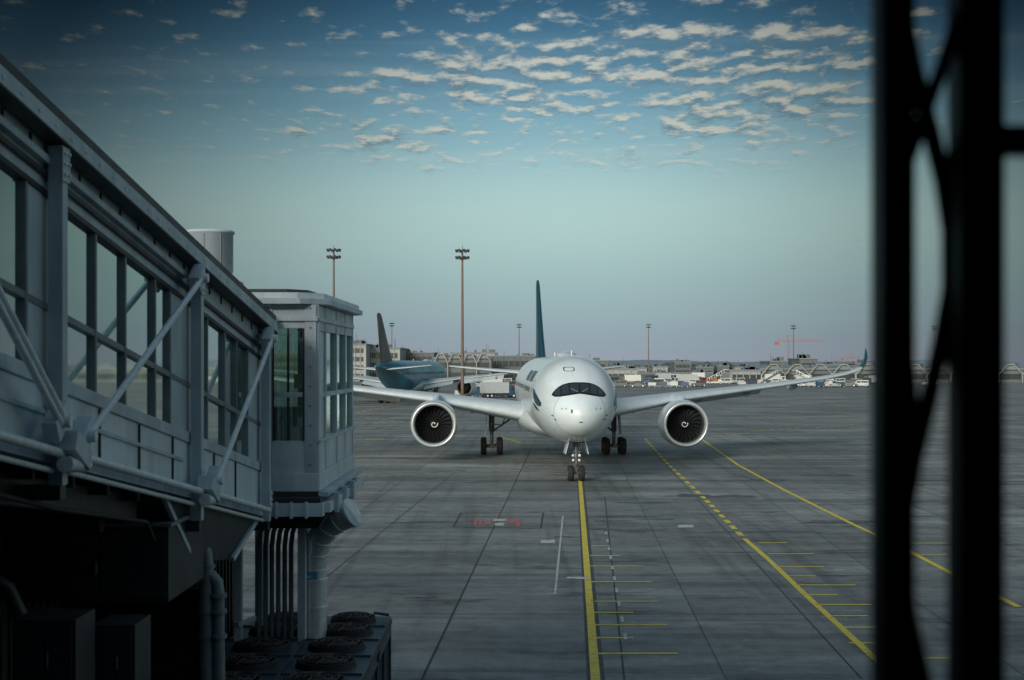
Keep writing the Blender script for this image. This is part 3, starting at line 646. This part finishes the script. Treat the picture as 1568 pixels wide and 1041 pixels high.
mb.tube([(-4.85,24.9,5.05),(-4.2,24.9,5.0),(-3.75,24.9,5.12),(-3.3,24.9,5.4)],.055,10,0)
for k in range(6):
    xx=-4.52+k*.115
    mb.tube([(xx+.22,25.4,5.15),(xx+.12,25.4,5.02),(xx+.03,25.4,4.8),(xx,25.4,4.55),(xx,25.4,0)],.045,8,1)
mb.obj('support_frame',[M_brl,M_mfr,M_brd],root,bevel=.006)
mb=MB()
path=[(-3.58,25.6,0.2),(-3.58,25.6,1.5),(-3.58,25.6,3.0),(-3.58,25.6,4.1),(-3.55,25.55,4.42),(-3.45,25.45,4.70),(-3.28,25.3,4.93),(-3.08,25.2,5.06),(-2.84,25.1,5.17)]
mb.tube(path,.25,28,0)
for i,p in enumerate(path[3:],3):
    t=(Vector(path[min(i+1,8)])-Vector(path[i-1])).normalized()*.025; mb.tube([Vector(p)-t,Vector(p)+t],.266,28,0)
for z in (1.0,2.0,2.75,3.4,3.9): mb.tube([(-3.58,25.6,z),(-3.58,25.6,z+.05)],.265,28,0)
mb.tube([(-2.85,25.1,5.165),(-2.82,25.09,5.18)],.27,24,1)
mb.box(-3.70,-3.47,25.335,25.345,3.96,4.10,2); mb.box(-3.68,-3.58,25.330,25.334,3.99,4.02,3)
mb.obj('air_duct',[M_alu,M_br,M_blue,M_lab],root)
mb=MB(); cx,cy=at(320,28),28.0
mb.rev([(9.55,.05),(9.55,.42),(9.60,.47),(10.34,.47),(10.36,.50),(10.40,.50),(10.42,.46),(10.45,.02)],(cx,cy,0),40,0,'z')
mb.rev([(9.3,.36),(9.55,.36)],(cx,cy,0),32,1,'z')
mb.box(cx-.42,cx+.5,cy-.5,cy+.5,9.0,9.3,1); mb.box(cx-.1,cx+.62,cy-.4,cy+.3,9.3,9.42,0); mb.box(cx-.52,cx-.44,cy-.08,cy+.08,10.15,10.38,1)
mb.box(cx-1.2,cx+1.0,cy-1.0,cy+1.0,8.7,9.0,1)
mb.beam((cx,cy-.47,9.6),(cx,cy-.47,10.34),.03,.02,1); mb.beam((cx+.3,cy-.37,9.6),(cx+.3,cy-.37,10.34),.02,.02,1)
mb.obj('roof_vent_drum',[M_br,M_mfr],root)

# ---------------------------------------------------------------- service building below the bridge
rb=empty('service_building')
mb=MB()
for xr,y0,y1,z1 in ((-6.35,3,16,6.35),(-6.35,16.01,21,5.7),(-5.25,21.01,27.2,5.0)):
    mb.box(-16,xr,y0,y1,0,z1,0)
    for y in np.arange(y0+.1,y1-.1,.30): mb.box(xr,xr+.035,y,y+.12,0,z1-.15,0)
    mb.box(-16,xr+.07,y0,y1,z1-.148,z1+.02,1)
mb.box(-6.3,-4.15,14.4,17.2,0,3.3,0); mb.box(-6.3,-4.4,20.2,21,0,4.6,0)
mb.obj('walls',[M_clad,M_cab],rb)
mb=MB()
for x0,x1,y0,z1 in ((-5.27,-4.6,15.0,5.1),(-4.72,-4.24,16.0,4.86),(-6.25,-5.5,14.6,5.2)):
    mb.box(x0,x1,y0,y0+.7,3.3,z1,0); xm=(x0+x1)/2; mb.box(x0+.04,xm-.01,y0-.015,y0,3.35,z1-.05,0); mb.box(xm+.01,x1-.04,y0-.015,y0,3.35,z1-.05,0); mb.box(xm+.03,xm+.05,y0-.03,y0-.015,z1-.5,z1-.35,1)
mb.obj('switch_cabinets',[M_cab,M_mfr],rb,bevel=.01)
mb=MB()
mb.box(-6.0,-4.25,17.6,19.6,4.85,5.78,0); mb.box(-5.95,-5.12,17.585,17.598,4.9,5.73,0); mb.box(-5.08,-4.3,17.585,17.598,4.9,5.73,0); mb.box(-5.16,-5.13,17.56,17.585,5.2,5.35,1)
mb.box(-6.05,-4.2,17.55,19.65,5.785,5.83,1)
mb.obj('suspended_plant_box',[M_cab,M_mfr],rb,bevel=.01)
mb=MB()
for xx,zz_ in ((-4.30,5.28),(-4.13,4.87)):
    mb.tube([(xx-2.2,20,zz_),(xx-.25,20,zz_),(xx-.1,20,zz_-.05),(xx-.02,20,zz_-.14),(xx,20,zz_-.3),(xx,20,3.9),(xx,20.05,3.2),(xx,20.05,0)],.105 if xx<-4.2 else .09,16,0)
    for z in (zz_-.35,4.3,3.95): mb.tube([(xx,20.0,z),(xx,20.0,z+.05)],.125,16,0)
mb.obj('exhaust_pipes',[M_mfr],rb)
mb=MB()
mb.tube([(-6.9,15.8,5.55),(-5.9,15.8,5.5),(-5.6,15.8,5.3),(-5.5,16,4.9)],.09,12,0)
mb.tube([(-6.5,17.0,5.9),(-4.9,17.0,5.9)],.12,12,0)
mb.obj('dark_pipes',[M_cab],rb)

# ---------------------------------------------------------------- chiller
rc=empty('air_cooled_chiller')
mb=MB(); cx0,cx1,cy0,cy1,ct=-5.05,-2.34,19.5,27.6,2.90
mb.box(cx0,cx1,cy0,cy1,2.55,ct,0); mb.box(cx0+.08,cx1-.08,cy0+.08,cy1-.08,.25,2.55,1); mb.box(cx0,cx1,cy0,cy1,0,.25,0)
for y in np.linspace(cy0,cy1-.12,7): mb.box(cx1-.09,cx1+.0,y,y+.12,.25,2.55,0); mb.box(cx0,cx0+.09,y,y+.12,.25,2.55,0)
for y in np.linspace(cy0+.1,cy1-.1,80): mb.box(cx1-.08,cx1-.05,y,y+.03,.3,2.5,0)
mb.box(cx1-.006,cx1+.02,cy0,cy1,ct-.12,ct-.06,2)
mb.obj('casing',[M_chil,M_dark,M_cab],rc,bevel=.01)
mb=MB()
for y in [20.3,21.7,23.1,24.5,25.9,27.05]:
    for xx in (-4.30,-3.02):
        R_=.44 if y<27 else .38
        mb.rev([(ct+.002,R_+.06),(ct+.07,R_+.03),(ct+.10,R_+.03),(ct+.10,R_-.02),(ct-.1,R_-.04)],(xx,y,0),36,0,'z')
        mb.rev([(ct+.01,R_),(ct+.01,.01)],(xx,y,0),36,1,'z')
        for rr in (.18,.30,.42): mb.rev([(ct+.12,rr*R_/.5),(ct+.135,rr*R_/.5+.012),(ct+.12,rr*R_/.5+.024)],(xx,y,0),28,2,'z')
        mb.rev([(ct+.05,.14),(ct+.13,.14),(ct+.15,.01)],(xx,y,0),18,1,'z')
        for k in range(6):
            an=k*math.pi/3+.3; mb.tube([(xx+.1*math.cos(an),y+.1*math.sin(an),ct+.14),(xx+(R_+.01)*math.cos(an),y+(R_+.01)*math.sin(an),ct+.11)],.012,6,2)
        for k in range(5):
            an=k*1.2566; c1,s1=math.cos(an),math.sin(an); c2,s2=math.cos(an+.7),math.sin(an+.7)
            mb.add([(xx+.12*c1,y+.12*s1,ct+.03),(xx+(R_-.05)*c1,y+(R_-.05)*s1,ct+.03),(xx+(R_-.05)*c2,y+(R_-.05)*s2,ct+.08),(xx+.12*c2,y+.12*s2,ct+.08)],[(0,1,2,3)],3)
mb.obj('fans',[M_dark,M_dark,M_rust,M_chil],rc)
mb=MB()
for y in (21.0,22.4,23.8,25.2,26.5): mb.box(cx0+.02,cx1-.02,y-.02,y+.02,ct+.002,ct+.03,0)
mb.box(-3.68,-3.64,cy0+.02,cy1-.02,ct+.002,ct+.035,0)
mb.tube([(cx1-.3,27.2,ct-.01),(cx1-.3,27.2,ct+.01),(cx1-.3,27.3,ct+.12),(cx1-.02,27.3,ct+.08)],.03,8,0)
mb.rev([(0,.01),(0,.12),(.03,.12)],(cx1+.0,24.8,2.72),18,1,'x')
mb.obj('roof_trim',[M_chil,M_vG],rc)

# ---------------------------------------------------------------- terminal around the viewpoint
rt=empty('terminal_building'); TH=18.6
mb=MB()
mb.box(-60,60,1.45,1.9,0,6.7,0); mb.box(-60,60,1.45,1.9,9.6,TH,0)
mb.box(-60,-2.6,1.45,1.9,6.7,9.6,0); mb.box(4.5,60,1.45,1.9,6.7,9.6,0)
mb.box(-60,60,-14,1.45,5.9,6.1,1); mb.box(-60,60,-14,1.45,10.4,10.6,1); mb.box(-60,60,-14.3,-14,0,TH,0); mb.box(-60,60,-14,1.45,TH-.2,TH,0)
mb.box(-60.3,-60,-14.3,1.9,0,TH,0); mb.box(60,60.3,-14.3,1.9,0,TH,0)
mb.obj('walls_and_floors',[M_conc,M_floor],rt)
SW=F/1.66
def wx(u): return (u-784)/SW
def wz(v): return HC-(v-557)/SW
mb=MB(); Yw=1.66
mb.box(wx(1350),wx(1402),Yw,Yw+.05,6.7,9.6,0)
mb.box(wx(1462),wx(1530),Yw-.02,Yw+.03,6.7,9.6,0)
mb.box(wx(1530),wx(1900),Yw,Yw+.03,wz(235),wz(190),0)
mb.tube([(wx(u),Yw+.03,wz(v)) for u,v in [(1372,-160),(1384,-60),(1396,20),(1412,100),(1436,190),(1456,270),(1468,350),(1468,440),(1452,530),(1432,620),(1412,700),(1396,790),(1392,860),(1400,940),(1420,1030),(1440,1120)]],.0115,12,0)
mb.tube([(wx(u),Yw+.0,wz(v)) for u,v in [(1500,-100),(1470,20),(1440,110),(1412,185),(1396,230),(1385,260)]],.009,12,0)
mb.tube([(wx(u),Yw+.0,wz(v)) for u,v in [(1390,560),(1396,640),(1390,720)]],.010,12,0)
mb.box(wx(1740),wx(1800),Yw,Yw+.05,6.7,9.6,0)
mb.box(-1.9,-1.84,Yw,Yw+.05,6.7,9.6,0); mb.box(-2.6,4.5,Yw-.05,Yw+.1,6.7,6.76,0); mb.box(-2.6,4.5,Yw-.05,Yw+.1,9.54,9.6,0)
for x_ in (1.6,2.6,3.6): mb.box(x_,x_+.05,Yw,Yw+.05,6.7,9.6,0)
mb.obj('window_frame',[M_mull],rt)

# ---------------------------------------------------------------- light masts
def mast(u,vtop,D,H=None):
    x=at(u,D); H=zt(vtop,D); mb=MB()
    mb.tube([(0,0,0),(0,0,H-1)],[.34,.17],12,0); mb.box(-.6,.6,-.6,.6,0,.5,2)
    mb.rev([(H-2.4,.25),(H-2.3,.9),(H-2.2,.25)],(0,0,0),12,1,'z')
    for z in (H-2.0,H-.7):
        mb.tube([(1.05*math.cos(k*math.pi/6),1.05*math.sin(k*math.pi/6),z) for k in range(13)],.06,6,1)
        for k in range(4):
            an=k*math.pi/2; mb.tube([(0,0,z),(1.05*math.cos(an),1.05*math.sin(an),z)],.05,6,1)
        for k in range(8):
            an=k*math.pi/4+.3; c1,s1=math.cos(an),math.sin(an); 
            p=Vector((1.15*c1,1.15*s1,z)); mb.beam(p-Vector((0,0,.28)),p+Vector((.12*c1,.12*s1,.22)),.42,.28,1)
    mb.tube([(0,0,H-1),(0,0,H+.2)],.06,6,1)
    mb.obj('floodlight_mast',[M_pole,M_flood,M_bldG],None,loc=(x,D,0))
for u,v,D in ((511,377,270),(708,378,270),(600,493,760),(795,495,760),(993,495,760),(1215,497,760),(1431,498,760),(1640,380,270)): mast(u,v,D)

# ---------------------------------------------------------------- distant buildings
def hall(name,u0,u1,D,vtop,depth=40,wall=0,bays=8,stripe=True,roof='flat'):
    x0,x1=at(u0,D),at(u1,D); H=zt(vtop,D); mb=MB(); cx=(x0+x1)/2; hw=(x1-x0)/2
    mb.box(-hw,hw,0,depth,0,H,wall); mb.box(-hw-.4,hw+.4,-.4,depth+.4,H,H+.6,2)
    if stripe:
        nf=max(1,int(H//4))
        for k in range(nf):
            z0=1.2+k*(H-1)/nf; mb.box(-hw+1,hw-1,-.06,0.02,z0,z0+(H-1)/nf*.55,1)
        nb=bays
        for k in range(nb+1):
            xx=-hw+2*hw*k/nb; mb.box(xx-.18,xx+.18,-.3,0,0,H,wall)
    if roof=='frames':
        for k in range(bays):
            xa=-hw+2*hw*k/bays; xb=-hw+2*hw*(k+1)/bays; xm=(xa+xb)/2
            for y in (-2,):
                mb.beam((xa,y,H-2),(xm-1.2,y,H+2.2),.35,.35,0); mb.beam((xb,y,H-2),(xm+1.2,y,H+2.2),.35,.35,0); mb.beam((xm-1.3,y,H+2.2),(xm+1.3,y,H+2.2),.35,.35,0); mb.tube([(xa,y,0),(xa,y,H-2)],.3,6,0)
            mb.hexa([(xa+.5,-1,H),(xb-.5,-1,H),(xb-.5,depth,H),(xa+.5,depth,H),(xm-1,-1,H+2),(xm+1,-1,H+2),(xm+1,depth,H+2),(xm-1,depth,H+2)],2)
    for k in range(4): xx=random.uniform(-hw*.85,hw*.85); s_=random.uniform(.5,1.8); mb.box(xx-s_,xx+s_,4,8,H+.6,H+random.uniform(1.2,2.6),3)
    for k in range(3): xx=random.uniform(-hw*.9,hw*.9); mb.tube([(xx,3,H),(xx,3,H+random.uniform(2.5,5))],.1,5,3)
    mb.obj(name,[M_bldW,M_bldD,M_roof,M_bldG],None,loc=(cx,D,0))
hall('airport_hangar',535,560,640,528,60,0,3,True)
hall('airport_hangar',560,612,660,534,60,0,6,True)
hall('airport_terminal',612,664,700,541,60,3,6,True)
hall('airport_terminal',664,752,660,549,50,3,4,True,'frames')
hall('office_building',690,760,760,541,40,0,9,True)
hall('office_building',752,832,720,546,40,3,9,True)
hall('airport_terminal',832,930,740,553,40,3,7,True)
hall('cargo_warehouse',928,975,600,566,30,0,5,True)
hall('cargo_warehouse',975,1090,690,572,30,3,9,True)
hall('office_building',1033,1058,1000,555,30,3,4)
hall('cargo_warehouse',1118,1168,600,568,25,0,5,True)
hall('airport_terminal',1165,1345,600,566,50,3,5,True,'frames')
hall('office_building',1225,1252,700,550,30,3,3)
hall('office_building',1180,1200,720,554,30,3,3)
hall('airport_terminal',1345,1600,600,566,50,3,7,True,'frames')
hall('airport_terminal',300,535,660,543,50,3,9,True)
for u0,u1,v in [(940,958,561),(965,990,564),(1000,1022,562),(1066,1092,563),(1098,1116,561),(1125,1150,563),(1262,1290,559),(1310,1336,557),(870,900,556)]:
    hall('office_building',u0,u1,820+10*random.random(),v,25,random.choice([0,3,3]),4,True)
import bmesh
mb=MB()
bm=bmesh.new(); bmesh.ops.create_icosphere(bm,subdivisions=1,radius=1); IV=[v.co.copy() for v in bm.verts]; IF=[[v.index for v in f.verts] for f in bm.faces]; bm.free()
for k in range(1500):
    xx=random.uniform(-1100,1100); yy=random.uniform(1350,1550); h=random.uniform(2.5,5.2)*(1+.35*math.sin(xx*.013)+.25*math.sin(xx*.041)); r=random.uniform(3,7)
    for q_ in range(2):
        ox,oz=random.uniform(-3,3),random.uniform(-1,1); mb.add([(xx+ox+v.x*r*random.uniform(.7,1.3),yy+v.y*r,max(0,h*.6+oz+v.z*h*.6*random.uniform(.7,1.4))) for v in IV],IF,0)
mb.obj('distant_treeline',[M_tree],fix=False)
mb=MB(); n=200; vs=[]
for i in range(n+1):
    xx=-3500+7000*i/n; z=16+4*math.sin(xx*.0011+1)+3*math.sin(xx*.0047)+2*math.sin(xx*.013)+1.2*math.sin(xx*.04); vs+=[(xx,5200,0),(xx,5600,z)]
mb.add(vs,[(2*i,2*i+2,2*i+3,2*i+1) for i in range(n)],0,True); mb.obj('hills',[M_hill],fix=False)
def crane(u,D,vt,ul,ur):
    x=at(u,D); H=zt(vt,D); mb=MB()
    def lattice(p,q,wd,n):
        p=Vector(p);q=Vector(q); d=(q-p)/n; up=Vector((0,0,wd)) if abs((q-p).normalized().z)<.5 else Vector((wd,0,0))
        mb.beam(p,q,.3,.3,0); mb.beam(p+up,q+up,.3,.3,0)
        for i in range(n): mb.beam(p+d*i,p+d*(i+1)+up,.2,.2,0)
    lattice((x,D,0),(x,D,H),1.6,14); lattice((at(ul,D),D,H),(at(ur,D),D,H),1.1,20)
    mb.beam((x,D,H),(x,D,H+5),.5,.5,0); mb.beam((x,D,H+5),(at(ur,D)*.6+x*.4,D,H+1.2),.2,.2,0); mb.beam((x,D,H+5),(at(ul,D),D,H+1.2),.2,.2,0); mb.box(at(ul,D)-1.5,at(ul,D)+1.5,D-1,D+1,H-2.5,H,0)
    mb.obj('tower_crane',[M_crane],None)
crane(1206,1100,523,1190,1263); crane(1303,1500,548,1290,1312)

# ---------------------------------------------------------------- ground vehicles
def wheels(mb,xs,hw,r=.45):
    for x in xs:
        for sg in (-1,1):
            y=sg*(hw-.12); mb.tube([(x,y-.14,r),(x,y+.14,r)],r,14,2); mb.tube([(x,y-.16,r),(x,y+.16,r)],r*.5,10,3)
def v_van(c):
    mb=MB(); p=[(-2.6,.4),(2.7,.4),(2.75,1.0),(2.0,1.25),(1.35,2.2),(-2.5,2.3),(-2.65,1.9)]
    mb.extr(p,-.95,.95,0); mb.add([(2.02,-.8,1.3),(2.02,.8,1.3),(1.42,.72,2.12),(1.42,-.72,2.12)],[(0,1,2,3)],1)
    for sg in (-1,1): mb.box(.1,1.35,sg*.955-.01,sg*.955+.01,1.3,1.95,1); mb.box(-2.3,-.1,sg*.955-.01,sg*.955+.01,1.35,1.95,1)
    mb.box(-2.67,-2.66,-.7,.7,1.3,1.95,1); wheels(mb,(-1.7,1.75),.95,.38); return mb,[c,M_bldD,M_rubber,M_galv]
def v_truck(c):
    mb=MB(); mb.extr([(2.2,.5),(4.2,.5),(4.25,1.6),(4.0,2.7),(2.2,2.75)],-1.2,1.2,0); mb.box(-4.2,2.05,-1.25,1.25,1.1,3.6,4); mb.box(-4.2,2.2,-.5,.5,.6,1.05,5)
    mb.add([(4.28,-1.05,1.65),(4.28,1.05,1.65),(4.06,1.0,2.6),(4.06,-1.0,2.6)],[(0,1,2,3)],1)
    for sg in (-1,1): mb.box(2.8,3.8,sg*1.205-.01,sg*1.205+.01,1.65,2.45,1)
    wheels(mb,(-3.2,-2.2,3.2),1.2,.5); return mb,[c,M_bldD,M_rubber,M_galv,M_vW,M_vG]
def v_bus(c):
    mb=MB(); mb.extr([(-6.8,.35),(6.8,.35),(6.9,1.2),(6.75,2.95),(-6.8,3.0)],-1.5,1.5,0)
    for sg in (-1,1):
        for k in range(8): x=-6.3+k*1.6; mb.box(x,x+1.4,sg*1.505-.01,sg*1.505+.01,1.2,2.5,1)
    mb.add([(6.92,-1.3,1.25),(6.92,1.3,1.25),(6.8,1.3,2.7),(6.8,-1.3,2.7)],[(0,1,2,3)],1); mb.box(-2,2,-.9,.9,3.0,3.25,4)
    wheels(mb,(-4.4,4.4),1.5,.5); return mb,[c,M_bldD,M_rubber,M_galv,M_vG]
def v_tug(c):
    mb=MB(); mb.extr([(-2.6,.4),(2.6,.4),(2.7,1.1),(.9,1.25),(-2.6,1.2)],-1.1,1.1,0); mb.extr([(-.9,1.2),(.8,1.2),(.55,2.2),(-.8,2.25)],-.9,.9,0); mb.box(-.8,.6,-.92,.92,1.4,2.05,1)
    wheels(mb,(-1.7,1.7),1.1,.5); return mb,[c,M_bldD,M_rubber,M_galv]
def v_stairs(c):
    mb=MB(); mb.extr([(-3.2,.4),(3.2,.4),(3.2,1.0),(2.2,1.9),(1.4,1.9),(1.2,1.0),(-3.2,1.0)],-1.1,1.1,0)
    mb.extr([(-3.3,.9),(-2.9,.9),(3.6,4.3),(5.2,4.3),(5.2,4.6),(3.4,4.6)],-.8,.8,4)
    for sg in (-1,1):
        mb.beam((-3.1,sg*.8,2.0),(3.5,sg*.8,5.6),.08,.1,3); mb.beam((3.5,sg*.8,5.6),(5.2,sg*.8,5.6),.08,.1,3)
        for k in range(8): t=k/7; mb.beam((-3.1+6.6*t,sg*.8,1.0+3.4*t),(-3.1+6.6*t,sg*.8,2+3.6*t),.06,.06,3)
    wheels(mb,(-2,2.2),1.1,.42); return mb,[c,M_bldD,M_rubber,M_galv,M_vG]
def v_cart(c):
    mb=MB()
    for k in range(4):
        x=-6+k*3.6; mb.box(x,x+2.8,-.85,.85,.45,.6,0); mb.box(x+.1,x+2.7,-.8,.8,.62,random.uniform(1.5,2.1),1 if k%2 else 4); mb.beam((x+2.8,0,.5),(x+3.6,0,.5),.1,.1,3); wheels(mb,(x+.5,x+2.3),.85,.25)
    return mb,[c,M_vB,M_rubber,M_galv,M_vW]
tmpl={}
def veh(kind,name,c,u,v,rz):
    key=(kind.__name__,c.name,name)
    if key not in tmpl:
        mb,mats=kind(c); ob=mb.obj(name,mats); tmpl[key]=ob.data
    else:
        ob=bpy.data.objects.new(name,tmpl[key]); sc.collection.objects.link(ob)
    x,y=gp(u,v); ob.location=(x,y,0); ob.rotation_euler=(0,0,rz)
cols=[M_vW,M_vG,M_vW,M_vG,M_vB,M_vW,M_vG,M_vR]
R=random.uniform
for u,v in [(760,592),(771,588),(1003,590),(1038,588),(1082,586),(1130,587),(1205,591),(1265,590),(1310,589),(958,584),(985,583),(1160,584),(1236,585),(950,592),(1330,584),(1422,590),(1100,581),(735,582),(1150,589),(1192,588),(1246,588),(1320,592),(756,598),(768,601),(780,594),(725,590),(1014,588),(1064,590),(1108,588),(1142,586),(1220,590),(1282,588),(996,587),(640,588),(738,603),(752,606),(720,599),(776,606)]:
    veh(v_van,'service_van',random.choice(cols),u+R(-2,2),v,R(-.5,.5)+random.choice([0,math.pi]))
for u,v in [(1048,589),(1060,586),(1225,588),(965,588),(1140,581),(1185,586),(1290,584),(748,596),(1012,584),(875,584),(1074,582),(1340,590),(764,609)]:
    veh(v_truck,'box_truck',random.choice(cols[:6]),u+R(-2,2),v,R(-.4,.4)+random.choice([0,math.pi]))
for u,v in [(1025,582),(1120,584),(1250,583),(945,587),(1350,588)]:
    veh(v_bus,'apron_bus',random.choice([M_vG,M_vB,M_vW]),u,v,R(-.2,.2))
for u,v,c_ in [(1070,592,M_vG),(1275,593,M_vW),(790,600,M_vR),(977,593,M_vG),(662,590,M_vY),(1098,585,M_vY),(1172,590,M_vG),(1300,592,M_vG)]: veh(v_tug,'pushback_tug',c_,u,v,R(-.5,.5))
for u,v in [(1236,592),(1095,588),(1175,592),(640,600)]: veh(v_stairs,'passenger_stairs_truck',M_vW,u,v,R(-.3,.3)+math.pi*(u>1200))
for u,v in [(1020,593),(1300,587),(1155,591),(970,579),(1210,583),(1260,593),(1045,592),(735,608)]: veh(v_cart,'baggage_cart_train',M_vG,u,v,R(-.2,.2))
print('done', len(bpy.data.objects))
